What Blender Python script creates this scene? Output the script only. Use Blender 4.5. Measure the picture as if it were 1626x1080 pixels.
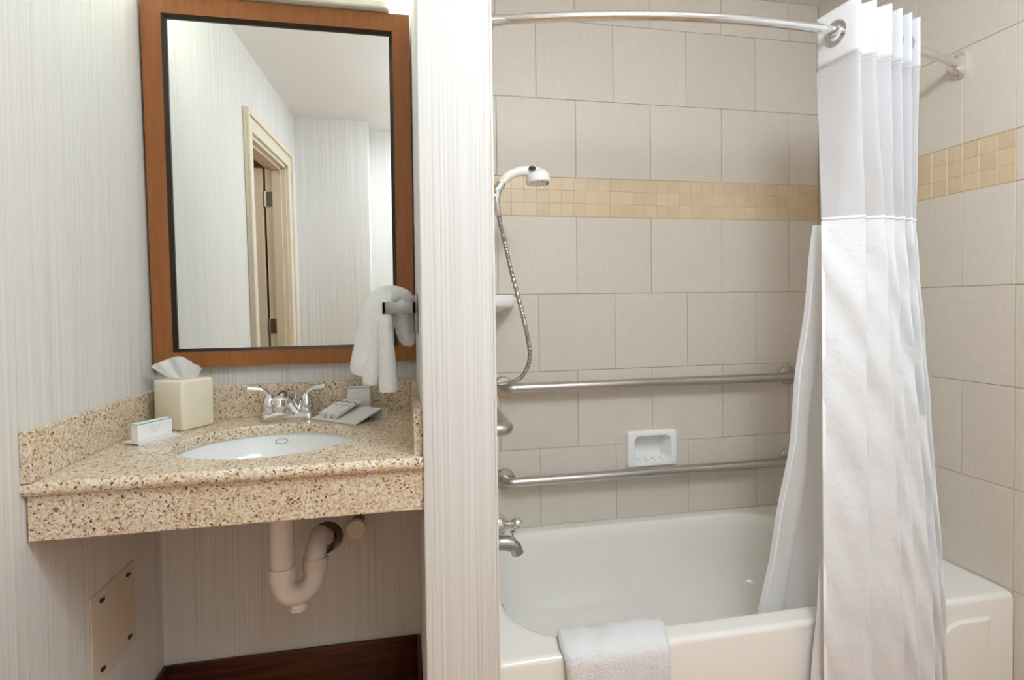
import bpy, bmesh, math, random
from mathutils import Vector, Matrix
from math import sin, cos, pi
random.seed(7)
for o in list(bpy.data.objects): bpy.data.objects.remove(o)
scene = bpy.context.scene
COL = scene.collection

# ------------------------------------------------------------------ camera
CAM_H = 1.24
cd = bpy.data.cameras.new('camera'); cam = bpy.data.objects.new('camera', cd); COL.objects.link(cam)
F_PX, YAW, ROLL, PITCH = 875.06, .1933, .0130, -.0220
cd.sensor_width = 36; cd.sensor_fit = 'HORIZONTAL'; cd.lens = 36*F_PX/1626
cd.shift_y = -(540-503.18)/1626; cd.clip_start = .02
_r = Vector((cos(YAW), -sin(YAW), 0)); _f = Vector((sin(YAW), cos(YAW), 0)); _d = Vector((0, 0, -1))
_d2 = _d*cos(PITCH)+_f*sin(PITCH); _f2 = _f*cos(PITCH)-_d*sin(PITCH)
_x = _r*cos(ROLL)+_d2*sin(ROLL); _y = _d2*cos(ROLL)-_r*sin(ROLL)
m3 = Matrix((_x, -_y, -_f2)).transposed()
cam.matrix_world = Matrix.Translation((0, 0, CAM_H)) @ m3.to_4x4()
scene.camera = cam

# ------------------------------------------------------------------ world, view, lamp levels
w = bpy.data.worlds.new('world'); scene.world = w; w.use_nodes = True
w.node_tree.nodes['Background'].inputs[0].default_value = (1, .97, .92, 1)
w.node_tree.nodes['Background'].inputs[1].default_value = .25
scene.view_settings.view_transform = 'Standard'; scene.view_settings.look = 'None'
scene.view_settings.gamma = 1; scene.view_settings.use_curve_mapping = False
scene.view_settings.exposure = 0.62
CEIL_LAMP = 8.8      # emission of the square ceiling lamp's diffuser
GLOBE_FILL = 47.0     # emission of the added fill globe that brightens the upper tub tiles
VANITY_LAMP = 7.0     # emission of the light bar over the mirror
HALL_FILL = 45.0  # emission of the added hall light that brightens the door leaf

# ------------------------------------------------------------------ main dimensions (metres, camera at x=y=0)
XL, XR, YB, YV, ZC = -.774, 1.772, 2.099, 1.926, 2.508
FL = -.065                               # floor level
PX0, PX1, PY = .038, .212, 1.29          # partition wall between vanity and tub
YREAR, YFAR, XNOOK = -.60, -.88, -.25
CT = .887                                # counter top

# ------------------------------------------------------------------ materials
def nt(name):
    m = bpy.data.materials.new(name); m.use_nodes = True
    t = m.node_tree; return m, t, t.nodes['Principled BSDF']
def setp(b, **k):
    for n, v in k.items():
        n = n.replace('_', ' ')
        if n in b.inputs:
            b.inputs[n].default_value = v if not (isinstance(v, tuple) and len(v) == 3) else (*v, 1)
def srgb(r, g, b):
    f = lambda c: (c/255/12.92 if c/255 <= .04045 else ((c/255+.055)/1.055)**2.4)
    return (f(r), f(g), f(b))
def simple(name, col, rough=.5, metal=0, bump=None, **k):
    m, t, b = nt(name); setp(b, Base_Color=col, Roughness=rough, Metallic=metal, **k)
    if bump:
        sc, st = bump; n = t.nodes.new('ShaderNodeTexNoise'); n.inputs['Scale'].default_value = sc; n.inputs['Detail'].default_value = 4
        tc = t.nodes.new('ShaderNodeTexCoord'); t.links.new(tc.outputs['Object'], n.inputs['Vector'])
        bp = t.nodes.new('ShaderNodeBump'); bp.inputs['Strength'].default_value = st; bp.inputs['Distance'].default_value = .002
        t.links.new(n.outputs[0], bp.inputs['Height']); t.links.new(bp.outputs[0], b.inputs['Normal'])
    return m
def ramp(t, stops, interp='LINEAR'):
    r = t.nodes.new('ShaderNodeValToRGB'); r.color_ramp.interpolation = interp; e = r.color_ramp.elements
    while len(e) < len(stops): e.new(.5)
    for i, (p, c) in enumerate(stops): e[i].position = p; e[i].color = (*c, 1)
    return r
def mth(t, op, a, b=None):
    n = t.nodes.new('ShaderNodeMath'); n.operation = op
    for i, v in enumerate((a, b)):
        if v is None: continue
        if hasattr(v, 'links'): t.links.new(v, n.inputs[i])
        else: n.inputs[i].default_value = v
    return n.outputs[0]
def mat_wallpaper():
    m, t, b = nt('wallpaper'); g = t.nodes.new('ShaderNodeNewGeometry'); s = t.nodes.new('ShaderNodeSeparateXYZ')
    t.links.new(g.outputs['Position'], s.inputs[0]); u = mth(t, 'ADD', s.outputs[0], s.outputs[1])
    def nz(su, sz, det, off=0.):
        c = t.nodes.new('ShaderNodeCombineXYZ'); t.links.new(mth(t, 'MULTIPLY', u, su), c.inputs[0]); t.links.new(mth(t, 'MULTIPLY', s.outputs[2], sz), c.inputs[1]); c.inputs[2].default_value = off
        n = t.nodes.new('ShaderNodeTexNoise'); n.inputs['Scale'].default_value = 1; n.inputs['Detail'].default_value = det
        t.links.new(c.outputs[0], n.inputs['Vector']); return n.outputs[0]
    a = nz(190, .6, 2.5); c = nz(520, 1.6, 1, 5.); d = nz(300, 260, 0, 9.)
    mix = mth(t, 'ADD', mth(t, 'MULTIPLY', a, .6), mth(t, 'ADD', mth(t, 'MULTIPLY', c, .4), mth(t, 'MULTIPLY', mth(t, 'SUBTRACT', d, .5), .15)))
    r = ramp(t, [(.30, srgb(198, 191, 181)), (.42, srgb(219, 216, 210)), (.56, srgb(227, 225, 221)), (.74, srgb(236, 235, 233))])
    t.links.new(mix, r.inputs[0]); t.links.new(r.outputs[0], b.inputs['Base Color']); setp(b, Roughness=.75)
    bp = t.nodes.new('ShaderNodeBump'); bp.inputs['Strength'].default_value = .10; bp.inputs['Distance'].default_value = .0006
    t.links.new(mix, bp.inputs['Height']); t.links.new(bp.outputs[0], b.inputs['Normal']); return m
def mat_granite():
    m, t, b = nt('granite'); tc = t.nodes.new('ShaderNodeNewGeometry')
    nz = t.nodes.new('ShaderNodeTexNoise'); nz.inputs['Scale'].default_value = 120; nz.inputs['Detail'].default_value = 2
    t.links.new(tc.outputs['Position'], nz.inputs['Vector'])
    mx = t.nodes.new('ShaderNodeMix'); mx.data_type = 'VECTOR'; mx.inputs[0].default_value = .012
    t.links.new(tc.outputs['Position'], mx.inputs[4]); t.links.new(nz.outputs[1], mx.inputs[5])
    v = t.nodes.new('ShaderNodeTexVoronoi'); v.inputs['Scale'].default_value = 260; t.links.new(mx.outputs[1], v.inputs['Vector'])
    sp = t.nodes.new('ShaderNodeSeparateColor'); t.links.new(v.outputs['Color'], sp.inputs[0])
    r = ramp(t, [(0, srgb(214, 194, 166)), (.26, srgb(228, 214, 192)), (.54, srgb(238, 229, 216)), (.78, srgb(204, 174, 136)), (.91, srgb(160, 118, 80)), (.968, srgb(92, 68, 50))], 'CONSTANT')
    t.links.new(sp.outputs[0], r.inputs[0])
    n2 = t.nodes.new('ShaderNodeTexNoise'); n2.inputs['Scale'].default_value = 14; n2.inputs['Detail'].default_value = 3; t.links.new(tc.outputs['Position'], n2.inputs['Vector'])
    r2 = ramp(t, [(.35, srgb(240, 224, 198)), (.65, srgb(252, 246, 238))]); t.links.new(n2.outputs[0], r2.inputs[0])
    mc = t.nodes.new('ShaderNodeMix'); mc.data_type = 'RGBA'; mc.blend_type = 'MULTIPLY'; mc.inputs[0].default_value = .35
    t.links.new(r.outputs[0], mc.inputs[6]); t.links.new(r2.outputs[0], mc.inputs[7]); t.links.new(mc.outputs[2], b.inputs['Base Color'])
    setp(b, Roughness=.22); return m
def mat_tile(name, ca, cb, rough=.42, var=.06):
    m, t, b = nt(name); g = t.nodes.new('ShaderNodeNewGeometry'); s = t.nodes.new('ShaderNodeSeparateXYZ'); t.links.new(g.outputs['Position'], s.inputs[0])
    u = mth(t, 'ADD', s.outputs[0], s.outputs[1])
    def nz(su, sz):
        c = t.nodes.new('ShaderNodeCombineXYZ'); t.links.new(mth(t, 'MULTIPLY', u, su), c.inputs[0]); t.links.new(mth(t, 'MULTIPLY', s.outputs[2], sz), c.inputs[1])
        n = t.nodes.new('ShaderNodeTexNoise'); n.inputs['Scale'].default_value = 1; n.inputs['Detail'].default_value = 2; t.links.new(c.outputs[0], n.inputs['Vector']); return n.outputs[0]
    f = mth(t, 'ADD', mth(t, 'MULTIPLY', nz(12, 260), .5), mth(t, 'MULTIPLY', nz(260, 12), .5))
    oi = t.nodes.new('ShaderNodeObjectInfo')
    f2 = mth(t, 'ADD', f, mth(t, 'MULTIPLY', mth(t, 'SUBTRACT', oi.outputs['Random'], .5), var*3))
    r = ramp(t, [(.3, ca), (.7, cb)]); t.links.new(f2, r.inputs[0]); t.links.new(r.outputs[0], b.inputs['Base Color']); setp(b, Roughness=rough)
    bp = t.nodes.new('ShaderNodeBump'); bp.inputs['Strength'].default_value = .06; bp.inputs['Distance'].default_value = .001
    t.links.new(f, bp.inputs['Height']); t.links.new(bp.outputs[0], b.inputs['Normal']); return m
def mat_wood(name, ca, cb, rough, scale, axis=0):
    m, t, b = nt(name); tc = t.nodes.new('ShaderNodeTexCoord'); mp = t.nodes.new('ShaderNodeMapping')
    sc = [scale]*3; sc[axis] = scale*.07; mp.inputs['Scale'].default_value = sc
    t.links.new(tc.outputs['Object'], mp.inputs[0]); n = t.nodes.new('ShaderNodeTexNoise'); n.inputs['Scale'].default_value = 1; n.inputs['Detail'].default_value = 5; n.inputs['Distortion'].default_value = 1.2
    t.links.new(mp.outputs[0], n.inputs['Vector']); r = ramp(t, [(.35, ca), (.65, cb)]); t.links.new(n.outputs[0], r.inputs[0]); t.links.new(r.outputs[0], b.inputs['Base Color']); setp(b, Roughness=rough); return m
def mat_cloth(name, col, trans=.3, bump=(60, .2), alpha=1., wave=0):
    m, t, b = nt(name); setp(b, Base_Color=col, Roughness=.85); out = t.nodes['Material Output']
    tr = t.nodes.new('ShaderNodeBsdfTranslucent'); tr.inputs[0].default_value = (*col, 1)
    mx = t.nodes.new('ShaderNodeMixShader'); mx.inputs[0].default_value = trans
    t.links.new(b.outputs[0], mx.inputs[1]); t.links.new(tr.outputs[0], mx.inputs[2]); last = mx.outputs[0]
    if alpha < 1:
        tp = t.nodes.new('ShaderNodeBsdfTransparent'); m2 = t.nodes.new('ShaderNodeMixShader'); m2.inputs[0].default_value = alpha
        t.links.new(tp.outputs[0], m2.inputs[1]); t.links.new(last, m2.inputs[2]); last = m2.outputs[0]
    t.links.new(last, out.inputs[0])
    n = t.nodes.new('ShaderNodeTexNoise'); n.inputs['Scale'].default_value = bump[0]; n.inputs['Detail'].default_value = 4
    tc = t.nodes.new('ShaderNodeTexCoord'); t.links.new(tc.outputs['Object'], n.inputs['Vector'])
    bp = t.nodes.new('ShaderNodeBump'); bp.inputs['Strength'].default_value = bump[1]; bp.inputs['Distance'].default_value = .01
    t.links.new(n.outputs[0], bp.inputs['Height']); t.links.new(bp.outputs[0], b.inputs['Normal']); t.links.new(bp.outputs[0], tr.inputs['Normal']); return m
def mat_emit(name, col, st):
    m, t, b = nt(name); setp(b, Base_Color=col, Roughness=.4); b.inputs['Emission Color'].default_value = (*col, 1); b.inputs['Emission Strength'].default_value = st; return m

M = dict(
    paper=mat_wallpaper(), granite=mat_granite(),
    tile=mat_tile('ceramic_tile', srgb(212, 202, 188), srgb(222, 213, 201)),
    mosaic=mat_tile('mosaic_tile', srgb(210, 188, 154), srgb(222, 201, 168), .38, .10),
    grout=simple('grout', srgb(190, 178, 162), .9), mosaic_grout=simple('mosaic_grout', srgb(218, 198, 166), .9),
    ceiling=simple('ceiling_paint', srgb(238, 236, 232), .9, bump=(90, .1)),
    floor=mat_tile('floor_tile', srgb(200, 138, 78), srgb(212, 150, 90), .35),
    edge=simple('edge_strip', srgb(226, 221, 212), .5), paint=simple('cream_paint', srgb(226, 214, 192), .45),
    doorpaint=simple('door_paint', srgb(224, 212, 196), .5),
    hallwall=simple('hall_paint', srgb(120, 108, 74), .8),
    frame=mat_wood('mirror_wood', srgb(146, 88, 40), srgb(158, 98, 48), .38, 60, 2),
    lip=simple('dark_lip', srgb(44, 34, 28), .3, .3),
    glass=simple('mirror_glass', (.93, .95, .94), .0, 1.),
    porcelain=simple('porcelain', srgb(246, 246, 243), .08), tub=simple('tub_enamel', srgb(240, 236, 228), .14),
    chrome=simple('chrome', (.78, .78, .78), .08, 1.), steel=simple('brushed_steel', (.55, .52, .49), .32, 1., bump=(300, .05)),
    nickel=simple('satin_nickel', (.50, .49, .475), .28, 1.), ringmetal=simple('brushed_ring_metal', (.40, .39, .375), .35, 1., bump=(300, .05)), dark_chrome=simple('dark_chrome', (.20, .16, .13), .18, 1.),
    base=mat_wood('mahogany', srgb(48, 20, 14), srgb(92, 46, 30), .3, 34, 0),
    pvc=simple('white_pvc', srgb(236, 224, 214), .35), offwhite=simple('cap_white', srgb(238, 224, 212), .5),
    tissuebox=simple('ivory_plastic', srgb(240, 230, 206), .35, **{'Subsurface_Weight': .1}),
    tissue=mat_cloth('tissue_paper', (.93, .93, .92), .35, (40, .3)),
    terry=mat_cloth('terry', (.96, .96, .955), .12, (300, .5)), curtain=mat_cloth('curtain_cloth', (.90, .90, .905), .22, (22, .55)),
    sheer=mat_cloth('sheer_cloth', (.86, .86, .88), .4, (30, .15), .78), liner=mat_cloth('liner_cloth', (.93, .92, .925), .45, (22, .35)),
    stitch=simple('stitching', (.95, .95, .95), .7),
    acrylic=None, carton=simple('white_card', srgb(246, 245, 243), .45), teal=simple('teal_print', srgb(92, 178, 178), .5),
    print=simple('grey_print', srgb(216, 211, 212), .6), tubeplastic=simple('tube_plastic', srgb(240, 236, 230), .35),
    pinkprint=simple('pink_print', srgb(228, 204, 194), .5),
    plaster=simple('panel_paint', srgb(218, 204, 186), .7, bump=(40, .3)), screw=simple('dark_screw', srgb(60, 48, 36), .4, .5),
    whiteplastic=simple('white_plastic', srgb(242, 240, 234), .25), black=simple('dark_plastic', srgb(50, 50, 44), .4),
    diffuser=mat_emit('lamp_diffuser', (.92, 1., .92), VANITY_LAMP), ceillamp=mat_emit('ceiling_diffuser', (.83, .92, 1.), CEIL_LAMP), globe=mat_emit('globe_fill_emit', (.83, .92, 1.), GLOBE_FILL),
    lampbody=simple('lamp_body', srgb(240, 240, 226), .4), hallfill=mat_emit('hall_fill_emit', (1, .85, .6), HALL_FILL),
)
def mat_acrylic():
    m, t, b = nt('frosted_acrylic'); setp(b, Base_Color=srgb(248, 245, 240), Roughness=.3, Alpha=1.); b.inputs['Transmission Weight'].default_value = .15; b.inputs['IOR'].default_value = 1.3; return m
M['acrylic'] = mat_acrylic()

# ------------------------------------------------------------------ geometry helpers
ORG = {}
def prop(o, label=None, cat=None, group=None, kind=None):
    if label: o['label'] = label
    if cat: o['category'] = cat
    if group: o['group'] = group
    if kind: o['kind'] = kind
    return o
def thing(name, label, cat, loc, group=None):
    o = bpy.data.objects.new(name, None); COL.objects.link(o); o.location = loc; o.empty_display_size = .05
    ORG[o.name] = Vector(loc); return prop(o, label, cat, group)
class MB:
    def __init__(s): s.v = []; s.f = []
    def add(s, V, F):
        n = len(s.v); s.v += [tuple(p) for p in V]; s.f += [tuple(i+n for i in f) for f in F]; return s
    def box(s, x0, x1, y0, y1, z0, z1, bev=0, seg=2):
        if bev <= 0:
            V = [(x, y, z) for x in (x0, x1) for y in (y0, y1) for z in (z0, z1)]
            return s.add(V, [(0, 1, 3, 2), (4, 6, 7, 5), (0, 4, 5, 1), (2, 3, 7, 6), (0, 2, 6, 4), (1, 5, 7, 3)])
        bm = bmesh.new(); bmesh.ops.create_cube(bm, size=1)
        for v in bm.verts: v.co = Vector(((x0+x1)/2+v.co.x*(x1-x0), (y0+y1)/2+v.co.y*(y1-y0), (z0+z1)/2+v.co.z*(z1-z0)))
        bmesh.ops.bevel(bm, geom=bm.edges[:], offset=bev, segments=seg, profile=.5, affect='EDGES')
        bm.verts.index_update(); V = [v.co[:] for v in bm.verts]; F = [[v.index for v in f.verts] for f in bm.faces]; bm.free(); return s.add(V, F)
    def obox(s, o, ax, ay, az, bev=0, seg=2):          # oriented box from corner o along three edge vectors
        t = MB().box(0, 1, 0, 1, 0, 1) if bev <= 0 else None
        o, ax, ay, az = map(Vector, (o, ax, ay, az))
        if t: return s.add([o+ax*p[0]+ay*p[1]+az*p[2] for p in t.v], t.f)
        lx, ly, lz = ax.length, ay.length, az.length; t = MB().box(0, lx, 0, ly, 0, lz, bev, seg)
        return s.add([o+ax*(p[0]/lx)+ay*(p[1]/ly)+az*(p[2]/lz) for p in t.v], t.f)
    def loops(s, L, closed=True, cap0=False, cap1=False):
        n = len(L[0]); V = [p for l in L for p in l]; F = []
        for i in range(len(L)-1):
            for j in range(n if closed else n-1):
                k = (j+1) % n; F.append((i*n+j, i*n+k, (i+1)*n+k, (i+1)*n+j))
        if cap0: F.append(tuple(reversed(range(n))))
        if cap1: F.append(tuple((len(L)-1)*n+j for j in range(n)))
        return s.add(V, F)
    def tube(s, P, r, n=16, cap=True, flat=None):
        P = [Vector(p) for p in P]; R = r if isinstance(r, (list, tuple)) else [r]*len(P); L = []
        T = []
        for i in range(len(P)):
            a = P[max(i-1, 0)]; b = P[min(i+1, len(P)-1)]; T.append((b-a).normalized())
        up = Vector((0, 0, 1)) if abs(T[0].z) < .9 else Vector((0, 1, 0))
        N = (up-T[0]*up.dot(T[0])).normalized()
        for i, p in enumerate(P):
            N = (N-T[i]*N.dot(T[i])).normalized(); B = T[i].cross(N)
            L.append([p+(N*cos(2*pi*k/n)*(flat or 1)+B*sin(2*pi*k/n))*R[i] for k in range(n)])
        return s.loops(L, True, cap, cap)
    def lathe(s, o, axis, prof, n=32, cap=True):
        o = Vector(o); a = Vector(axis).normalized(); u = Vector((0, 0, 1)) if abs(a.z) < .9 else Vector((1, 0, 0))
        u = (u-a*u.dot(a)).normalized(); v = a.cross(u)
        return s.loops([[o+a*h+(u*cos(2*pi*k/n)+v*sin(2*pi*k/n))*max(r, 1e-5) for k in range(n)] for r, h in prof], True, cap, cap)
    def build(s, name, mat, parent=None, smooth=True, angle=35, label=None, cat=None, group=None, kind=None, recalc=True):
        me = bpy.data.meshes.new(name)
        if parent is not None: org = ORG[parent.name]
        else:
            xs, ys, zs = zip(*s.v); org = Vector(((min(xs)+max(xs))/2, (min(ys)+max(ys))/2, min(zs)))
        me.from_pydata([tuple(Vector(p)-org) for p in s.v], [], s.f)
        if recalc:
            bm = bmesh.new(); bm.from_mesh(me); bmesh.ops.recalc_face_normals(bm, faces=bm.faces[:]); bm.to_mesh(me); bm.free()
        me.materials.append(M[mat] if isinstance(mat, str) else mat)
        if smooth: me.shade_smooth(); me.set_sharp_from_angle(angle=math.radians(angle))
        o = bpy.data.objects.new(name, me); COL.objects.link(o); ORG[o.name] = org
        if parent is not None: o.parent = parent
        else: o.location = org
        return prop(o, label, cat, group, kind)
def spline(P, n=8):
    P = [Vector(p) for p in P]; out = []
    for i in range(len(P)-1):
        a = P[i-1] if i else P[0]*2-P[1]; b, c = P[i], P[i+1]; d = P[i+2] if i+2 < len(P) else c*2-b
        for k in range(n):
            t = k/n; out.append(.5*((2*b)+(c-a)*t+(2*a-5*b+4*c-d)*t*t+(3*b-a-3*c+d)*t**3))
    return out+[P[-1]]
def smooths(a, b, x):
    t = max(0, min(1, (x-a)/(b-a))); return t*t*(3-2*t)
def lerp(a, b, t): return a+(b-a)*t
def rrect(x0, x1, y0, y1, r, z, n=8):
    P = []
    for cx, cy, a0 in ((x1-r, y1-r, 0), (x0+r, y1-r, pi/2), (x0+r, y0+r, pi), (x1-r, y0+r, 1.5*pi)):
        for k in range(n+1): P.append((cx+r*cos(a0+k/n*pi/2), cy+r*sin(a0+k/n*pi/2), z))
    return P
def rect_minus(a, h):
    x0, x1, z0, z1 = a; hx0, hx1, hz0, hz1 = h
    if hx0 >= x1 or hx1 <= x0 or hz0 >= z1 or hz1 <= z0: return [a]
    out = []
    if hx0 > x0: out.append((x0, hx0, z0, z1))
    if hx1 < x1: out.append((hx1, x1, z0, z1))
    a0, a1 = max(x0, hx0), min(x1, hx1)
    if hz0 > z0: out.append((a0, a1, z0, hz0))
    if hz1 < z1: out.append((a0, a1, hz1, z1))
    return [r for r in out if r[1]-r[0] > .002 and r[3]-r[2] > .002]

# ------------------------------------------------------------------ room shell
S = dict(kind='structure')
MB().box(-2.6, XR+.12, -1.02, YB+.12, FL-.1, FL).build('floor', 'floor', smooth=False, label='beige tiled bathroom floor', **S)
MB().box(-2.6, XR+.12, -1.02, YB+.12, ZC, ZC+.1).build('ceiling', 'ceiling', smooth=False, label='white painted ceiling', **S)
# left wall with the door opening
DY0, DY1, DZ = -.25, .665, 2.09           # door opening
wl = MB(); wl.box(XL-.125, XL, DY1, YV+.2, FL, ZC).box(XL-.125, XL, YREAR-.4, DY0, FL, ZC).box(XL-.125, XL, DY0, DY1, DZ, ZC)
wl.build('wall_left', 'paper', smooth=False, label='wall left of the vanity, striped woven wallpaper', **S)
MB().box(XL, PX0, YV, YV+.17, FL, ZC).build('wall_back', 'paper', smooth=False, label='wall behind the vanity, striped woven wallpaper', **S)
pw = MB().box(PX0, PX1-.003, PY, YB, FL, ZC, .004, 2)
partition = pw.build('wall_partition', 'paper', smooth=False, label='papered partition wall between vanity and bathtub', **S)
HOLE = (.886, 1.082, .586, .708)        # soap dish recess in the tub wall
tb = MB()
for r in rect_minus((PX1-.006, XR+.12, FL, ZC), HOLE): tb.box(r[0], r[1], YB+.003, YB+.12, r[2], r[3])
tb.box(HOLE[0]-.01, HOLE[1]+.01, YB+.075, YB+.12, HOLE[2]-.01, HOLE[3]+.01)
wall_tub = tb.build('wall_tub', 'grout', smooth=False, label='beige tiled wall behind the bathtub with a tan mosaic band', **S)
wall_right = MB().box(XR+.003, XR+.12, 1.20, YB+.003, FL, ZC).build('wall_right', 'grout', smooth=False, label='beige tiled wall at the right end of the bathtub', **S)
MB().box(XR+.003, XR+.12, YFAR-.14, 1.20, FL, ZC).build('wall_right_front', 'paper', smooth=False, label='papered wall in front of the right tiled wall', **S)
MB().box(XL, XNOOK, YFAR-.02, YREAR, FL, ZC).build('wall_rear', 'paper', smooth=False, label='papered wall seen in the mirror beside the door', **S)
MB().box(XNOOK, XR+.003, YFAR-.14, YFAR, FL, ZC).build('wall_far', 'paper', smooth=False, label='papered wall at the far end of the mirror view', **S)
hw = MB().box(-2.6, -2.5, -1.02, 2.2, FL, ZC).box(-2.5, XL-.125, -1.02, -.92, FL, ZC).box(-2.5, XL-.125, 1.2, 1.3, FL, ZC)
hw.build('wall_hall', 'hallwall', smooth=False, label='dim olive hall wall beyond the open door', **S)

# tiles: each an object of its own
TW, TH, X0 = .3167, .3048, .6758
Z2 = 1.280; ZR = [Z2-4*TH, Z2-3*TH, Z2-2*TH, Z2-TH, Z2, Z2+TH]         # row lines up to the band's lower edge
ZBB = Z2+TH; ZBT = ZBB+.153; ZUP = [ZBT, ZBT+TH, ZBT+2*TH, ZC]
ROWS = [(ZR[i], ZR[i+1]) for i in range(5)]+[(ZUP[i], ZUP[i+1]) for i in range(3)]
OFF = [0, .5, 0, .5, 0, 0, .5, 0]
G = .0016
TCACHE = {}
def tile_mesh(wd, ht, mat, axis, sub=None):
    key = (round(wd, 4), round(ht, 4), mat, axis)
    if sub is None and key in TCACHE: return TCACHE[key]
    b = MB(); t = .008
    if sub is None: parts = [(-wd/2, wd/2, -ht/2, ht/2)]
    else: parts = sub
    for (a0, a1, c0, c1) in parts:
        bv = .0012 if sub is None else 0
        if axis == 'y': b.box(a0, a1, 0, t, c0, c1, bv, 1)
        elif axis == 'x': b.box(0, t, a0, a1, c0, c1, bv, 1)
        else: b.box(-t, 0, a0, a1, c0, c1, bv, 1)
    me = bpy.data.meshes.new('tile'); me.from_pydata(b.v, [], b.f)
    bm = bmesh.new(); bm.from_mesh(me); bmesh.ops.recalc_face_normals(bm, faces=bm.faces[:]); bm.to_mesh(me); bm.free()
    me.materials.append(M[mat])
    if sub is None: TCACHE[key] = me
    return me
def put_tile(wall, axis, plane, a0, a1, z0, z1, mat='tile', name='tile', hole=None):
    a0 += G/2; a1 -= G/2; z0 += G/2; z1 -= G/2
    if a1-a0 < .004 or z1-z0 < .004: return
    ca, cz = (a0+a1)/2, (z0+z1)/2; sub = None
    if hole:
        rs = rect_minus((a0, a1, z0, z1), hole)
        if len(rs) != 1 or rs[0] != (a0, a1, z0, z1): sub = [(r[0]-ca, r[1]-ca, r[2]-cz, r[3]-cz) for r in rs]
        if sub == []: return
    o = bpy.data.objects.new(name, tile_mesh(a1-a0, z1-z0, mat, axis, sub)); COL.objects.link(o)
    p = Vector((ca, plane, cz)) if axis == 'y' else Vector((plane, ca, cz))
    o.parent = wall; o.location = p-ORG[wall.name]
def tile_wall(wall, axis, plane, lo, hi, x0, cols, hole=None, shift=0):
    for (z0, z1), of in zip(ROWS, OFF):
        k0 = math.floor((lo-x0)/TW)-2; 
        for k in range(k0, k0+12):
            a0, a1 = max(lo, x0+(k+of)*TW), min(hi, x0+(k+1+of)*TW)
            if a1-a0 > .004: put_tile(wall, axis, plane, a0, a1, max(z0, .30), z1, hole=hole)
    n = round((hi-lo)/.051); s = (hi-lo)/n
    for r in range(3):
        for c in range(n): put_tile(wall, axis, plane, lo+c*s, lo+(c+1)*s, ZBB+r*.051, ZBB+(r+1)*.051, 'mosaic', 'mosaic_tile')
tile_wall(wall_tub, 'y', YB, PX1, XR, X0, 6, HOLE)
# right wall: end joint at the tub's front edge, then a bullnose column
YE = 1.313
for (z0, z1), of in zip(ROWS, OFF):
    st = YE+(.5-of)*TW - (TW if of == 0 else 0)
    k = 0; a = st
    while a < YB:
        lo, hi = max(a, YE), min(a+TW, YB)
        if hi-lo > .004: put_tile(wall_right, 'x', XR, lo, hi, max(z0, .30), z1)
        a += TW
    put_tile(wall_right, 'x', XR, YE-.102, YE, z0 if z0 > .05 else FL, z1, name='bullnose_tile')
put_tile(wall_right, 'x', XR, YE-.102, YE, ZBB, ZBT, name='bullnose_tile')
n = 15; s_ = (YB-YE)/n
for r in range(3):
    for c in range(n): put_tile(wall_right, 'x', XR, YE+c*s_, YE+(c+1)*s_, ZBB+r*.051, ZBB+(r+1)*.051, 'mosaic', 'mosaic_tile')
MB().box(PX1, XR, YB+.0012, YB+.006, ZBB, ZBT).build('grout_bed', 'mosaic_grout', wall_tub, smooth=False)
MB().box(XR+.0012, XR+.006, YE, YB, ZBB, ZBT).build('grout_bed', 'mosaic_grout', wall_right, smooth=False)
# tub side of the partition
for (z0, z1), of in zip(ROWS, OFF):
    a = PY+.01-of*TW
    while a < YB:
        lo, hi = max(a, PY+.01), min(a+TW, YB)
        if hi-lo > .004: put_tile(partition, 'p', PX1, lo, hi, max(z0, .30), z1)
        a += TW
for r in range(3):
    for c in range(16):
        s2 = (YB-PY-.01)/16; put_tile(partition, 'p', PX1, PY+.01+c*s2, PY+.01+(c+1)*s2, ZBB+r*.051, ZBB+(r+1)*.051, 'mosaic', 'mosaic_tile')
# metal corner edge of the partition
MB().box(PX1-.005, PX1+.001, PY-.0012, PY+.009, FL, ZC, .001).build('trim_1', 'edge', smooth=False, label='cream edge strip on the partition corner beside the tub', **S)

# baseboards
def bboard(name, lab, x0, x1, y0, y1):
    MB().box(x0, x1, y0, y1, FL, .100, .004, 2).build(name, 'base', label=lab, **S)
bboard('baseboard_back', 'dark mahogany baseboard under the vanity', XL+.013, PX0-.013, YV-.013, YV)
bboard('baseboard_left', 'dark mahogany baseboard along the left wall', XL, XL+.013, DY1+.12, YV)
bboard('baseboard_partition', 'dark mahogany baseboard on the partition beside the vanity', PX0-.013, PX0, PY, YV)

# door and casing (seen in the mirror)
cs = MB()
cs.box(XL, XL+.018, DY1, DY1+.105, FL, DZ+.10, .003).box(XL, XL+.018, DY0-.115, DY0, FL, DZ+.10, .003).box(XL, XL+.018, DY0, DY1, DZ, DZ+.10, .003)
cs.box(XL+.018, XL+.03, DY1+.078, DY1+.105, FL, DZ+.10, .003).box(XL+.018, XL+.03, DY0-.115, DY0-.085, FL, DZ+.10, .003).box(XL+.018, XL+.03, DY0-.085, DY1+.078, DZ+.07, DZ+.10, .003)
cs.build('trim_2', 'paint', smooth=False, label='cream door casing reflected in the mirror', **S)
jb = MB().box(XL-.13, XL, DY1-.02, DY1, FL, DZ).box(XL-.13, XL, DY0, DY0+.02, FL, DZ).box(XL-.13, XL, DY0, DY1, DZ-.02, DZ)
jb.box(XL-.085, XL-.03, DY0+.02, DY0+.034, FL, DZ-.02).box(XL-.085, XL-.03, DY1-.028, DY1-.02, FL, DZ-.02).box(XL-.085, XL-.03, DY0, DY1, DZ-.034, DZ-.02)
jb.build('trim_3', 'paint', smooth=False, label='cream door jamb with stop reflected in the mirror', **S)
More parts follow.
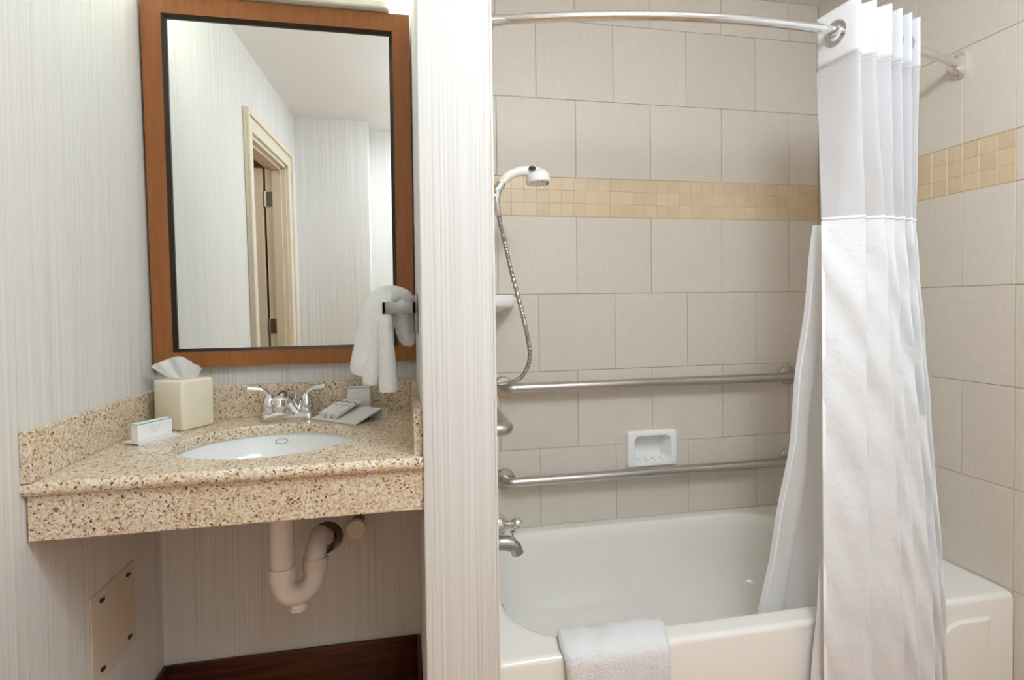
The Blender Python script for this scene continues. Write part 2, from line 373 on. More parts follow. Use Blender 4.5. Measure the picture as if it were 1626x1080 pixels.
door = MB().box(XL-.145-.80, XL-.145, DY0-.012, DY0+.032, .01+FL, DZ-.025, .002).build('door_1', 'doorpaint', smooth=False, label='cream door standing open into the hall, seen in the mirror', **S)
for z in (1.86, 1.0, .25):
    h = MB().box(XL-.128, XL-.088, DY0+.0195, DY0+.0225, z-.05, z+.05).tube([(XL-.134, DY0+.03, z-.052), (XL-.134, DY0+.03, z+.052)], .007, 10)
    h.build('hinge', 'nickel', door)
MB().tube([(XL-.145-.73, DY0+.032, 1.0), (XL-.145-.73, DY0+.08, 1.0), (XL-.145-.62, DY0+.085, 1.0)], .01, 10).build('door_handle', 'nickel', door)

# lamps; the globe and the hall light are added fill
LX, LY = .50, -.32
lt = thing('ceiling_lamp', 'square white ceiling lamp behind the viewpoint, out of the picture', 'lamp', (LX, LY, ZC))
fr = MB()
for a0, a1, b0, b1 in ((-.32, .32, -.32, -.30), (-.32, .32, .30, .32), (-.32, -.30, -.30, .30), (.30, .32, -.30, .30)): fr.box(LX+a0, LX+a1, LY+b0, LY+b1, ZC-.05, ZC)
fr.build('lamp_frame', 'lampbody', lt, smooth=False)
MB().box(LX-.30, LX+.30, LY-.30, LY+.30, ZC-.045, ZC-.035).build('lamp_diffuser', 'ceillamp', lt, smooth=False)
GX, GY, GZ = .72, .42, 2.22
gl = thing('added_fill_globe', 'added unseen fill globe in front of the tub, brightens the tiled walls', 'lamp', (GX, GY, GZ))  # invented globe out of view, put in to light the tub walls higher up
MB().lathe((GX, GY, ZC), (0, 0, -1), [(0, 0), (.06, 0), (.06, .012), (.012, .03), (.012, .19), (.045, .195), (.045, .205), (0, .205)], 28).build('fill_stem', 'chrome', gl)
MB().lathe((GX, GY, GZ), (0, 0, 1), [(.11*sin(pi*k/16), -.11*cos(pi*k/16)) for k in range(16)], 32, cap=False).build('fill_globe', 'globe', gl)
hl_ = thing('added_hall_fill', 'added unseen fill light in the hall, brightens the open door', 'lamp', (-1.75, .55, ZC))  # invented light out of view, put in to lift the door leaf
MB().lathe((-1.75, .55, ZC), (0, 0, -1), [(0, 0), (.12, 0), (.125, .02), (.115, .025)], 28, cap=False).build('fill_base', 'lampbody', hl_)
MB().lathe((-1.75, .55, ZC), (0, 0, -1), [(.114, .024), (.10, .05), (.06, .07), (.0, .078)], 28, cap=False).build('fill_shade', 'hallfill', hl_)
vl = thing('vanity_light', 'white glowing light bar above the mirror, cut by the top of the picture', 'wall light', (-.37, YV, 2.205))
b = MB(); L = []
for z, i in ((2.2, .004), (2.204, 0), (2.222, 0)): L.append(rrect(-.71+i, -.03-i, 1.835+i, YV, .03, z, 6))
b.loops(L, True, True, True).build('tray', 'lampbody', vl)
b = MB(); L = []
for z, i in ((2.2225, .008), (2.30, .008), (2.33, .018)): L.append(rrect(-.71+i, -.03-i, 1.835+i, YV, .025, z, 6))
b.loops(L, True, True, True).build('diffuser', 'diffuser', vl)

# ------------------------------------------------------------------ mirror
TILT = .027
mr = thing('wall_mirror', 'large mirror in a copper-brown wood frame above the sink', 'mirror', (-.3665, 1.918, 1.056)); mr.rotation_euler.x = TILT
mx0, mx1, mz0, mz1, fw = -.765, .033, 1.056, 2.196, .0565
def rail(pts):                                    # mitred rail: outer a,b / inner c,d
    a, b_, c, d = pts; y0, y1 = 1.890, 1.918
    V = [(p[0], y, p[1]) for y in (y0, y1) for p in (a, b_, c, d)]
    return MB().add(V, [(0, 1, 2, 3), (7, 6, 5, 4), (0, 4, 5, 1), (1, 5, 6, 2), (2, 6, 7, 3), (3, 7, 4, 0)])
o_ = [(mx0, mz0), (mx1, mz0), (mx1, mz1), (mx0, mz1)]; i_ = [(mx0+fw, mz0+.05), (mx1-fw, mz0+.05), (mx1-fw, mz1-fw), (mx0+fw, mz1-fw)]
for k in range(4): rail((o_[k], o_[(k+1) % 4], i_[(k+1) % 4], i_[k])).build('frame_rail', 'frame', mr, smooth=False)
lp = MB(); e = .011
ii = [(i_[0][0]+e, i_[0][1]+e*.8), (i_[1][0]-e, i_[1][1]+e*.8), (i_[2][0]-e, i_[2][1]-e), (i_[3][0]+e, i_[3][1]-e)]
for k in range(4):
    a, b_, c, d = i_[k], i_[(k+1) % 4], ii[(k+1) % 4], ii[k]
    V = [(a[0], 1.888, a[1]), (b_[0], 1.888, b_[1]), (c[0], 1.899, c[1]), (d[0], 1.899, d[1]), (a[0], 1.915, a[1]), (b_[0], 1.915, b_[1]), (c[0], 1.915, c[1]), (d[0], 1.915, d[1])]
    lp.add(V, [(0, 1, 2, 3), (7, 6, 5, 4), (0, 4, 5, 1), (1, 5, 6, 2), (2, 6, 7, 3), (3, 7, 4, 0)])
lp.build('inner_lip', 'lip', mr, smooth=False)
MB().box(i_[0][0]+.004, i_[1][0]-.004, 1.903, 1.908, i_[0][1]+.004, i_[2][1]-.004).build('mirror_glass', 'glass', mr, smooth=False)

# ------------------------------------------------------------------ vanity
vc = thing('vanity_counter', 'tan speckled granite vanity counter with apron and splash pieces', 'counter', (-.37, 1.6, .76))
SX, SY, SA, SB = -.365, 1.578, .225, .192
N = 96; x0, x1, y0, y1 = XL, PX0, 1.30, YV
def edge_pt(t):
    dx, dy = cos(t), sin(t); k = min(((x1-SX) if dx > 0 else (x0-SX))/dx if abs(dx) > 1e-9 else 1e9, ((y1-SY) if dy > 0 else (y0-SY))/dy if abs(dy) > 1e-9 else 1e9)
    return SX+dx*k, SY+dy*k
angs = sorted([2*pi*k/N for k in range(N)]+[math.atan2(cy-SY, cx-SX) % (2*pi) for cx in (x0, x1) for cy in (y0, y1)])
def oval(g, z, sa=0): return [(SX+(SA+g)*cos(t), SY+(SB+g)*sin(t), z) for t in angs]
top = MB(); out = [edge_pt(t) for t in angs]
top.loops([[(p[0], p[1], CT) for p in out], oval(.004, CT), oval(.0, CT-.004), oval(0, CT-.03), [(p[0], p[1], CT-.03) for p in out]])
nose = [[(x, 1.30-.016*cos(a), CT-.015+.015*sin(a)) for a in [pi/2-k*pi/12 for k in range(13)]] for x in (x0, x1)]
top.loops(nose, False)
top.build('countertop', 'granite', vc)
MB().box(XL+.004, PX0, 1.30, 1.32, .762, CT-.03, .002).build('apron', 'granite', vc, smooth=False)
MB().box(XL+.02, PX0-.02, YV-.02, YV, CT, .992, .002).build('backsplash', 'granite', vc, smooth=False)
MB().box(XL, XL+.02, 1.287, YV, CT, .993, .002).build('side_splash', 'granite', vc, smooth=False)
MB().box(PX0-.02, PX0, 1.315, YV, CT, .992, .002).build('side_splash', 'granite', vc, smooth=False)

sk = thing('sink', 'white oval undermount sink set in the granite counter', 'sink', (SX, SY, .70))
L = []
for k in range(15):
    a = k/14*pi/2; s = cos(a)**.8 if k < 14 else .06; zz = CT-.031-.145*sin(a)
    L.append([(SX+(SA+.006)*s*cos(t), SY+(SB+.006)*s*sin(t)-.0*a, zz) for t in angs])
ob = [[(p[0]+(p[0]-SX)*.04, p[1]+(p[1]-SY)*.04, p[2]-.008) for p in l] for l in reversed(L)]
ob[-1] = [(SX+(p[0]-SX)*1.07, SY+(p[1]-SY)*1.07, CT-.031) for p in L[0]]
MB().loops(L+ob[:0], True, False, True).loops(ob, True, True, False).loops([ob[-1], L[0]]).build('basin', 'porcelain', sk)
MB().lathe((SX, SY, CT-.176), (0, 0, 1), [(.022, 0), (.022, .003), (.014, .004), (.006, .006), (0, .006)], 24).build('drain', 'chrome', sk)
# overflow rosette on the sloping back of the basin
oc = Vector((-.372, 1.7735, .8335)); on_ = Vector((0, -.98, .19)).normalized(); ou = Vector((1, 0, 0)); ov_ = on_.cross(ou).normalized()
L = [[oc+on_*h+ou*(.0185*r*cos(a))+ov_*(.0085*r*sin(a)) for a in [2*pi*k/28 for k in range(28)]] for r, h in ((1, -.002), (1, .002), (.93, .003), (.84, .002), (.84, -.002))]
ovr = MB().loops(L, True).build('overflow_ring', 'nickel', sk)
L = [[oc+on_*h+ou*(.0185*r*cos(a))+ov_*(.0085*r*sin(a)) for a in [2*pi*k/28 for k in range(28)]] for r, h in ((.83, -.002), (.83, .0015), (.6, .0025), (.05, .0025))]
MB().loops(L, True, False, True).build('overflow_cover', 'porcelain', ovr)

# faucet
FX, FY = -.365, 1.842
fc = thing('faucet', 'chrome two-handle faucet behind the sink', 'faucet', (FX, FY, CT))
b = MB(); L = []
for z, g in ((CT, 0), (CT+.004, .002), (CT+.018, 0), (CT+.024, -.005)): L.append(rrect(FX-.081-g, FX+.081+g, FY-.024-g, FY+.024+g, .022, z, 8))
b.loops(L, True, True, True)
# sloping body rising to the spout
L = []
for z, hw_, hd in ((CT+.02, .058, .02), (CT+.035, .040, .02), (CT+.052, .028, .02), (CT+.066, .020, .018)): L.append([(FX+hw_*cos(t), FY+hd*sin(t), z) for t in [2*pi*k/24 for k in range(24)]])
b.loops(L, True, True, True); b.build('base', 'chrome', fc)
b = MB().tube(spline([(FX, FY, CT+.055), (FX, FY-.02, CT+.075), (FX-.004, FY-.055, CT+.079), (FX-.006, FY-.09, CT+.070)], 6), [.017]*3+[.019]*8+[.021]*8, 16)
spt = b.build('spout', 'chrome', fc)
MB().lathe((FX-.006, FY-.084, CT+.072), (0, -.35, -1), [(.017, 0), (.0165, .018), (.013, .02), (.012, .012)], 20).build('aerator', 'chrome', spt)
for sgn in (-1, 1):
    hx = FX+sgn*.055
    b = MB().lathe((hx, FY, CT+.02), (0, 0, 1), [(.024, 0), (.026, .008), (.0255, .012), (.0225, .013), (.0225, .015), (.024, .02), (.022, .035), (.016, .052), (.010, .062), (.0, .066)], 28)
    P = spline([(hx, FY, CT+.068), (hx+sgn*.006, FY-.004, CT+.086), (hx+sgn*.022, FY-.010, CT+.097), (hx+sgn*.05, FY-.018, CT+.102), (hx+sgn*.064, FY-.022, CT+.104)], 6)
    b.tube(P, [.010, .0095, .009]+[.0085]*(len(P)-5)+[.0075, .005], 14); b.build('handle', 'chrome', fc)
MB().tube([(FX+.02, FY+.014, CT+.02), (FX+.02, FY+.014, CT+.088)], .0028, 10).lathe((FX+.02, FY+.014, CT+.086), (0, 0, 1), [(.003, 0), (.006, .003), (.0065, .006), (.004, .009), (0, .0095)], 14).build('lift_rod', 'chrome', fc)

# tissue box
tx = thing('tissue_box', 'cream square tissue box cover with a tissue pulled up, left end of the counter', 'tissue box', (-.66, 1.80, CT))
ur = Vector((.532, .846, 0)); ul = Vector((-.846, .532, 0)); tc0 = Vector((-.630, 1.728, CT))
bx = MB().obox(tc0, ur*.108, ul*.117, (0, 0, .146), .008, 3).build('cover', 'tissuebox', tx)
ctr = tc0+ur*.054+ul*.0585+Vector((0, 0, .147))
MB().lathe(ctr, (0, 0, 1), [(.032, -.001), (.034, .0012), (.026, .0012), (.025, -.001)], 28, cap=False).build('slot_ring', 'tissuebox', tx)
b = MB(); U, Vn = 28, 14; L = []
side = Vector((.98, .2, 0)); fwd = Vector((.2, -.98, 0))
for j in range(Vn+1):
    t = j/Vn; row = []
    for k in range(U+1):
        u = k/U*2-1
        wdt = lerp(.020, .062, t**.7); hgt = t*(.070-.030*abs(u)**2.2+.004*sin(u*5+.5))
        off = .010*sin(u*9+1)*t+.014*sin(u*4)*t
        row.append(ctr+side*(u*wdt-.020*t)+fwd*(off+.016*t*(1-u*u))+Vector((0, 0, hgt-.006)))
    L.append(row)
b.loops(L, False)
L2 = [[p-fwd*(.024*(j/Vn)*(1-.7*abs(k/U*2-1)))+Vector((.004, 0, -.006*(j/Vn)+.003*sin(k*.9)*(j/Vn))) for k, p in enumerate(r)] for j, r in enumerate(L)]
b.loops(L2, False); b.build('tissue', 'tissue', tx, recalc=False, angle=80)

# small soap carton on its clear tray
tr = thing('soap_tray', 'small clear acrylic tray in front of the tissue box', 'tray', (-.665, 1.65, CT))
so = Vector((-.6888, 1.596, CT)); tur = Vector((.52, .854, 0)).normalized(); tul = Vector((-.854, .52, 0)).normalized()
tray_o = so-tur*.012-tul*.022
MB().obox(tray_o+Vector((0, 0, .004)), tur*.118, tul*.062, (0, 0, .003)).build('plate', 'acrylic', tr, smooth=False)
MB().obox(tray_o, tur*.118, tul*.003, (0, 0, .0042)).obox(tray_o+tul*.058, tur*.118, tul*.003, (0, 0, .0042)).build('leg_strip', 'acrylic', tr, smooth=False)
sc = thing('soap_carton', 'small white soap carton with a teal top edge, left in front of the tissue box', 'box', (-.66, 1.65, CT+.008))
co = so+Vector((0, 0, .0072))
MB().obox(co, tur*.098, tul*.024, (0, 0, .046), .0008, 1).build('carton', 'carton', sc, smooth=False)
MB().obox(co-tur*.0003-tul*.0004+Vector((0, 0, .0430)), tur*.0984, tul*.0242, (0, 0, .0024)).build('teal_edge', 'teal', sc, smooth=False)
for k, (w_, z, a) in enumerate(((.034, .033, .032), (.030, .027, .030), (.028, .022, .034), (.018, .016, .036))):
    MB().obox(co+tur*a-tul*.0003+Vector((0, 0, z)), tur*w_, tul*.0004, (0, 0, .0016)).build('print_line', 'pinkprint' if k == 0 else 'print', sc, smooth=False)

# amenity stand with three tubes and a carton
A = Vector((-.29, 1.818, CT)); Bq = Vector((-.147, 1.690, CT)); e1 = (Bq-A); e1n = e1.normalized(); e2 = Vector((-e1n.y, e1n.x, 0)); 
Ln = .108; rise = .030; up = (e2*Ln+Vector((0, 0, rise))); upn = up.normalized(); nrm = e1n.cross(upn).normalized()
if nrm.z < 0: nrm = -nrm
st = thing('amenity_stand', 'frosted acrylic sloping stand right of the faucet', 'stand', (-.18, 1.80, CT))
MB().obox(A+Vector((0, 0, .001)), e1, up, nrm*.003).build('sloping_plate', 'acrylic', st, smooth=False)
pb = A+e2*(Ln-.001)
MB().obox(pb, e1, e2*.003, (0, 0, rise-.001)).obox(pb+e1n*(e1.length-.003)+e2*.0, e1n*.003, e2*.03, (0, 0, rise-.001)).build('leg_panel', 'acrylic', st, smooth=False)
dirt = (upn*1.0+e1n*.06+nrm*.13).normalized(); tlen = 1.3
for i in range(3):
    s0 = A+e1n*(.036+i*.028)+upn*.012+nrm*(.0032+.0105); base = s0
    t_ = thing('toiletry_tube', ('leftmost', 'middle', 'rightmost')[i]+' of three small white tubes lying on the acrylic stand', 'tube', tuple(base), 'toiletry tubes')
    L = []; side = nrm.cross(dirt).normalized()
    for q, (d_, ra, rb) in enumerate(((.0, .0, .0), (.0, .0105, .0105), (.016, .0105, .0105), (.0165, .0128, .0105), (.045, .0128, .009), (.078, .0130, .003), (.084, .0130, .0012))):
        d_ *= tlen
        off = nrm*(-(.0105-rb) if rb > 0 else 0)
        L.append([base+dirt*d_+off+side*(max(ra, .0001)*cos(a))+nrm*(max(rb, .0001)*sin(a)) for a in [2*pi*k/20 for k in range(20)]])
    MB().loops(L[1:], True, True, True).build('tube_body', 'tubeplastic', t_)
    bd = []
    for d_, ra, rb in ((.060*tlen, .0134, .0072), (.063*tlen, .0134, .0066)):
        off = nrm*(-(.0105-rb)); bd.append([base+dirt*d_+off+side*(ra*cos(a))+nrm*((rb+.0005)*sin(a)) for a in [2*pi*k/20 for k in range(20)]])
    MB().loops(bd, True, True, True).build('teal_band', 'teal', t_)
    bd = []
    for d_, ra, rb in ((.040*tlen, .0132, .0098), (.0425*tlen, .0132, .0094)):
        off = nrm*(-(.0105-rb)); bd.append([base+dirt*d_+off+side*(ra*cos(a))+nrm*((rb+.0005)*sin(a)) for a in [2*pi*k/20 for k in range(20)]])
    MB().loops(bd, True, True, True).build('print_band', 'pinkprint', t_)
ac = thing('amenity_carton', 'upright white carton with a teal top edge behind the amenity tubes', 'box', (-.14, 1.88, CT))
cq = Vector((-.186, 1.862, CT)); cr = Vector((.995, -.09, 0)); cu = Vector((.09, .995, 0))
MB().obox(cq, cr*.072, cu*.030, (0, 0, .090), .0008, 1).build('carton', 'carton', ac, smooth=False)
MB().obox(cq-cr*.0003-cu*.0004+Vector((0, 0, .0865)), cr*.0726, cu*.0302, (0, 0, .0026)).build('teal_edge', 'teal', ac, smooth=False)
MB().obox(cq+cr*.018-cu*.0003+Vector((0, 0, .070)), cr*.024, cu*.0004, (0, 0, .002)).build('print_line', 'print', ac, smooth=False)

# towel holder on the partition, hand towel
th = thing('towel_holder', 'satin metal square towel ring on the partition beside the mirror', 'towel holder', (PX0, 1.57, 1.2))
MB().box(PX0-.010, PX0, 1.515, 1.585, 1.165, 1.272, .002).build('wall_plate', 'ringmetal', th)
MB().box(-.056, PX0-.008, 1.488, 1.496, 1.221, 1.251, .0012).box(-.056, -.048, 1.488, 1.612, 1.221, 1.251, .0012).box(-.056, PX0-.008, 1.604, 1.612, 1.221, 1.251, .0012).box(PX0-.016, PX0-.008, 1.488, 1.612, 1.221, 1.251, .0012).build('ring', 'ringmetal', th)
tw = MB()
def fold(P, R, flat=1., n=14): tw.tube(spline(P, 6), [lerp(R[int(i)], R[min(int(i)+1, len(R)-1)], i-int(i)) for i in [k/6 for k in range((len(P)-1)*6+1)]], n, True, flat)
yt = 1.566
fold([(.018, yt, 1.235), (.005, yt, 1.262), (-.03, yt, 1.272), (-.065, yt-.012, 1.258), (-.085, yt-.03, 1.21), (-.100, yt-.035, 1.15), (-.115, yt-.032, 1.085), (-.124, yt-.03, 1.058)], [.016, .022, .026, .030, .030, .030, .030, .022])
fold([(-.03, yt-.01, 1.262), (-.06, yt-.03, 1.245), (-.074, yt-.044, 1.19), (-.082, yt-.046, 1.12), (-.090, yt-.046, 1.06), (-.092, yt-.046, 1.030)], [.022, .024, .020, .021, .022, .020])
fold([(-.02, yt, 1.262), (-.045, yt-.035, 1.25), (-.050, yt-.064, 1.19), (-.047, yt-.068, 1.12), (-.045, yt-.068, 1.05), (-.044, yt-.068, 1.012)], [.020, .021, .019, .021, .024, .024])
fold([(-.01, yt, 1.255), (-.005, yt, 1.21), (0.0, yt-.004, 1.165), (.012, yt-.004, 1.145), (.017, yt-.004, 1.17), (.016, yt, 1.21), (.006, yt, 1.25)], [.022, .026, .022, .019, .012, .012, .016], 1.3)
ho = tw.build('hand_towel', 'terry', label='white terry hand towel hanging from the ring beside the mirror', cat='towel')
rm = ho.modifiers.new('r', 'REMESH'); rm.mode = 'VOXEL'; rm.voxel_size = .003; rm.use_smooth_shade = True
sm = ho.modifiers.new('s', 'SMOOTH'); sm.factor = .5; sm.iterations = 2
tex = bpy.data.textures.new('terry_noise', 'CLOUDS'); tex.noise_scale = .006
tex2 = bpy.data.textures.new('terry_soft', 'CLOUDS'); tex2.noise_scale = .05
dm = ho.modifiers.new('d', 'DISPLACE'); dm.texture = tex; dm.strength = .004; dm.mid_level = .5

# ------------------------------------------------------------------ under the counter
pt = thing('drain_trap', 'white plastic sink drain trap under the counter', 'pipe', (-.33, 1.6, .40))
TX, TY, r_ = -.338, 1.585, .0305
MB().tube([(TX, TY, .71), (TX, TY, .53)], r_, 24).build('tailpiece', 'pvc', pt)
MB().lathe((TX, TY, .495), (0, 0, 1), [(.0, 0), (.035, .0), (.036, .004), (.036, .034), (.034, .038), (0, .038)], 28).build('slip_nut', 'pvc', pt)
ax = Vector((.076, .055, 0)); c0 = Vector((TX, TY, .487))+ax*.5
P = [Vector((TX, TY, .515)), Vector((TX, TY, .487))]+[c0-ax*.5*cos(pi*k/14)+Vector((0, 0, -.046*sin(pi*k/14))) for k in range(1, 15)]+[Vector((TX+ax.x, TY+ax.y, .505))]
bend = MB().tube(P, r_, 24).build('trap_bend', 'pvc', pt)
ex, ey = TX+ax.x, TY+ax.y
MB().lathe((ex, ey, .490), (0.05, .1, 1), [(0, 0), (.0345, .0), (.0355, .003), (.0355, .034), (.033, .037), (0, .037)], 28).build('slip_nut', 'pvc', pt)
P = spline([(ex, ey, .515), (ex+.002, ey+.012, .545), (ex+.003, ey+.06, .565), (-.262, 1.80, .515), (-.267, 1.925, .468)], 8)
MB().tube(P, [.029]*10+[.027]*(len(P)-10), 22).build('trap_arm', 'pvc', pt)
MB().lathe((TX+ax.x*.45, TY+ax.y*.45, .418), (0, 0, -1), [(.02, 0), (.02, .012), (.023, .013), (.023, .02), (0, .021)], 24).build('cleanout_cap', 'pvc', bend)
MB().lathe((-.267, YV, .467), (0, -1, 0), [(.052, 0), (.050, .006), (.040, .03), (.034, .055), (.031, .06), (.029, .055)], 32, cap=False).build('wall_flange', 'dark_chrome', pt)
cp = thing('pipe_cap', 'round white pipe cap under the counter, right of the drain trap', 'pipe cap', (-.165, YV, .519))
MB().tube([(-.163, YV, .519), (-.164, 1.836, .519)], .021, 20).build('stub_pipe', 'dark_chrome', cp)
MB().lathe((-.164, 1.84, .519), (0, -1, 0), [(0, -.012), (.030, -.012), (.0315, -.009), (.0315, .006), (.029, .009), (0, .0095)], 32).build('cap', 'offwhite', cp)
sv = thing('shutoff_valve', 'small chrome shutoff valve behind the white drain pipe', 'valve', (-.31, YV, .60))
MB().tube([(-.315, YV, .60), (-.315, 1.86, .60)], .008, 12).lathe((-.315, 1.868, .60), (0, -1, 0), [(.012, 0), (.012, .016), (.006, .018), (.006, .024), (.017, .026), (.017, .032), (0, .033)], 16).build('valve_body', 'chrome', sv)
MB().tube(spline([(-.315, 1.862, .60), (-.315, 1.862, .64), (-.33, 1.86, .72), (-.35, 1.85, .84)], 6), .005, 10).build('supply_hose', 'steel', sv)
ap = thing('access_panel', 'painted square access panel on the left wall under the counter', 'panel', (XL, 1.635, .30))
MB().box(XL, XL+.004, 1.520, 1.742, .297, .526, .0015).build('panel_board', 'plaster', ap, smooth=False)
for yy, zz in ((1.565, .50), (1.70, .50), (1.56, .325), (1.70, .325)):
    MB().lathe((XL+.004, yy, zz), (1, 0, 0), [(.006, 0), (.006, .002), (0, .003)], 14).box(XL+.008, XL+.0055, yy-.003, yy+.011, zz-.004, zz+.004).build('screw_clip', 'screw', ap)

# ------------------------------------------------------------------ bathtub
bt = thing('bathtub', 'white built-in bathtub with an embossed apron', 'bathtub', (.99, 1.70, FL))
tx0, tx1, ty0, ty1, tz = PX1+.001, XR-.001, 1.309, YB-.001, .3605
bi = (.268, 1.50, 1.383, 2.052)
def rr2(i, z, r, n=12):
    return rrect(bi[0]+i, bi[1]-i, bi[2]+i*.8, bi[3]-i*.8, r, z, n)
L = [rrect(tx0, tx1, ty0, ty1, .004, FL, 12), rrect(tx0, tx1, ty0, ty1, .004, tz-.014, 12), rrect(tx0, tx1, ty0+.004, ty1, .006, tz-.004, 12), rrect(tx0, tx1, ty0+.014, ty1, .012, tz, 12), rrect(tx0+.002, tx1-.002, ty0+.019, ty1-.002, .013, tz, 12)]
L += [rr2(-.020, tz, .20), rr2(-.012, tz, .20), rr2(-.003, tz-.004, .20), rr2(.004, tz-.014, .20), rr2(.012, tz-.05, .20), rr2(.03, .20, .19), rr2(.06, .12, .18), rr2(.09, .09, .17), rr2(.14, .075, .15), rr2(.22, .07, .08)]
MB().loops(L, True, False, True).build('tub_shell', 'tub', bt, angle=50)
def apron_top(x):
    a = smooths(1.30, 1.58, x); b_ = smooths(.405, .685, x)
    return .12+.185*a if x > .9 else .305-.185*b_
xs = [.302+k*(1.683-.302)/60 for k in range(61)]
def apron_loop(i, y):
    P = [(min(max(x, .302+i), 1.683-i), y, apron_top(x)-i) for x in xs]
    return P+[(1.683-i, y, FL), (.302+i, y, FL)]
MB().loops([apron_loop(0, ty0+.0005), apron_loop(.010, ty0-.007), apron_loop(.016, ty0-.008)], True, False, True).build('apron_panel', 'tub', bt, angle=25)
MB().lathe((.285, 1.70, .255), (1, 0, -.1), [(.034, 0), (.036, .004), (.03, .009), (0, .011)], 28).build('overflow_plate', 'chrome', bt)
MB().lathe((.52, 1.70, .0705), (0, 0, 1), [(.03, 0), (.03, .003), (.02, .004), (0, .003)], 24).build('drain', 'chrome', bt)

# bath mat / towel over the front rim
P = [(1.408, .20), (1.404, .27), (1.400, .330), (1.392, .358), (1.375, .3685), (1.345, .3705), (1.322, .369), (1.303, .360), (1.2945, .340), (1.292, .28), (1.290, .20), (1.288, .10)]
prof = [Vector((0, p[0], p[1])) for p in P]; prof = spline(prof, 5); th_ = .011; U = 40
def towel_pt(u, j, off):
    p = prof[j]; a = prof[max(j-1, 0)]; c = prof[min(j+1, len(prof)-1)]; t = (c-a).normalized(); nn = Vector((0, t.z, -t.y))
    if nn.y > 0 and p.y < 1.33: nn = -nn
    if p.y >= 1.33 and nn.z < 0 and p.z > .35: nn = -nn
    if p.z <= .35 and p.y > 1.39: nn = Vector((0, 1, 0))
    f = j/(len(prof)-1); xl = lerp(.398, .372, min(1, f*2)) if f < .5 else lerp(.372, .384, (f-.5)*2); xr = .680 if f < .35 else lerp(.680, .657, smooths(.35, .6, f))
    e = min(u, 1-u); wv = .003*sin(u*9+f*5)+.0025*sin(u*23+f*8)
    return Vector((lerp(xl, xr, u), p.y, p.z))+nn*(off*min(1, .25+(e*25)**.5*.75)+(wv if off > 0.001 else 0))
top_ = [[towel_pt(k/U, j, th_+.003) for k in range(U+1)] for j in range(len(prof))]; bot_ = [[towel_pt(k/U, j, .0005) for k in range(U+1)] for j in range(len(prof))]
ring = [t+list(reversed(b_)) for t, b_ in zip(top_, bot_)]
mt = MB().loops(ring, True, True, True).build('bath_towel', 'terry', label='white terry towel folded over the front rim of the bathtub', cat='towel', angle=70)
sb = mt.modifiers.new('s', 'SUBSURF'); sb.levels = sb.render_levels = 2
dm = mt.modifiers.new('d', 'DISPLACE'); dm.texture = tex; dm.strength = .003; dm.mid_level = .7

# ------------------------------------------------------------------ tub fittings
def grab(name, label, pts, flanges, rb=.019):
    t = thing(name, label, 'grab bar', tuple(flanges[0][0]), 'grab bars')
    MB().tube(pts, rb, 20).build('bar', 'steel', t)
    for c, d in flanges: MB().lathe(c, d, [(.0, 0), (.041, 0), (.041, .005), (.037, .010), (.024, .0125), (.0, .0125)], 32).build('flange', 'steel', t)
def barpath(a, b, out, st=.055, r=.03):
    a, b, out = Vector(a), Vector(b), Vector(out); d = (b-a).normalized(); P = [a, a+out*(st-r)]
    for k in range(1, 9): t = k/8*pi/2; P.append(a+out*(st-r+r*sin(t))+d*(r-r*cos(t)))
    for k in range(0, 9): t = pi/2-k/8*pi/2; P.append(b+out*(st-r+r*sin(t))-d*(r-r*cos(t)))
    return P+[b]
for z, lab in ((.922, 'upper long steel grab bar on the tiled back wall'), (.563, 'lower long steel grab bar on the tiled back wall')):
    grab('grab_bar', lab, barpath((.372, YB-.001, z), (1.617, YB-.001, z), (0, -1, 0)), [((.372, YB-.001, z), (0, -1, 0)), ((1.617, YB-.001, z), (0, -1, 0))])
grab('grab_bar', 'short steel grab bar on the tub end wall, its bent end beside the partition', barpath((PX1+.001, 1.50, .893), (PX1+.001, 2.0, .893), (1, 0, 0), .066, .032), [((PX1+.001, 1.50, .893), (1, 0, 0)), ((PX1+.001, 2.0, .893), (1, 0, 0))])

# recessed soap dish
sd = thing('soap_dish', 'white ceramic soap dish set into the tiled back wall', 'soap dish', (.983, YB, .57))
ox0, ox1, oz0, oz1 = .876, 1.092, .574, .720
def vrr(x0, x1, z0, z1, r, y, n=8): return [(p[0], y, p[1]) for p in [(q[0], q[1]) for q in rrect(x0, x1, z0, z1, r, 0, n)]]
ix0, ix1, iz0, iz1 = .908, 1.062, .594, .697
L = [vrr(ox0, ox1, oz0, oz1, .012, YB), vrr(ox0, ox1, oz0, oz1, .012, YB-.016), vrr(ox0+.006, ox1-.006, oz0+.006, oz1-.006, .012, YB-.022),
     vrr(ix0-.004, ix1+.004, iz0-.004, iz1+.004, .026, YB-.020), vrr(ix0, ix1, iz0, iz1, .026, YB-.012), vrr(ix0+.012, ix1-.012, iz0+.004, iz1-.012, .02, YB+.045), vrr(ix0+.03, ix1-.03, iz0+.03, iz1-.03, .01, YB+.052)]
dish = MB().loops(L, True, False, True).build('dish_body', 'porcelain', sd, angle=50)
for k in range(4): MB().box(.930+k*.033, .940+k*.033, YB-.008, YB+.03, iz0+.001, iz0+.006, .002).build('soap_rib', 'porcelain', dish)

# corner shelf
cz0 = 1.232
cs_ = thing('corner_shelf', 'white ceramic corner shelf beside the shower hose', 'shelf', (PX1, YB, cz0-.03))
def quarter(r, z, n=20): return [(PX1+.001, YB-.001, z)]+[(PX1+.001+r*cos(a)**.8, YB-.001-r*sin(a)**.8, z) for a in [pi/2*k/n for k in range(n+1)]]
MB().loops([quarter(.150, 1.212), quarter(.175, 1.226), quarter(.198, 1.232), quarter(.204, 1.240), quarter(.204, 1.268), quarter(.198, 1.275), quarter(.186, 1.274), quarter(.178, 1.260)], True, True, True).build('shelf_body', 'porcelain', cs_, angle=45)

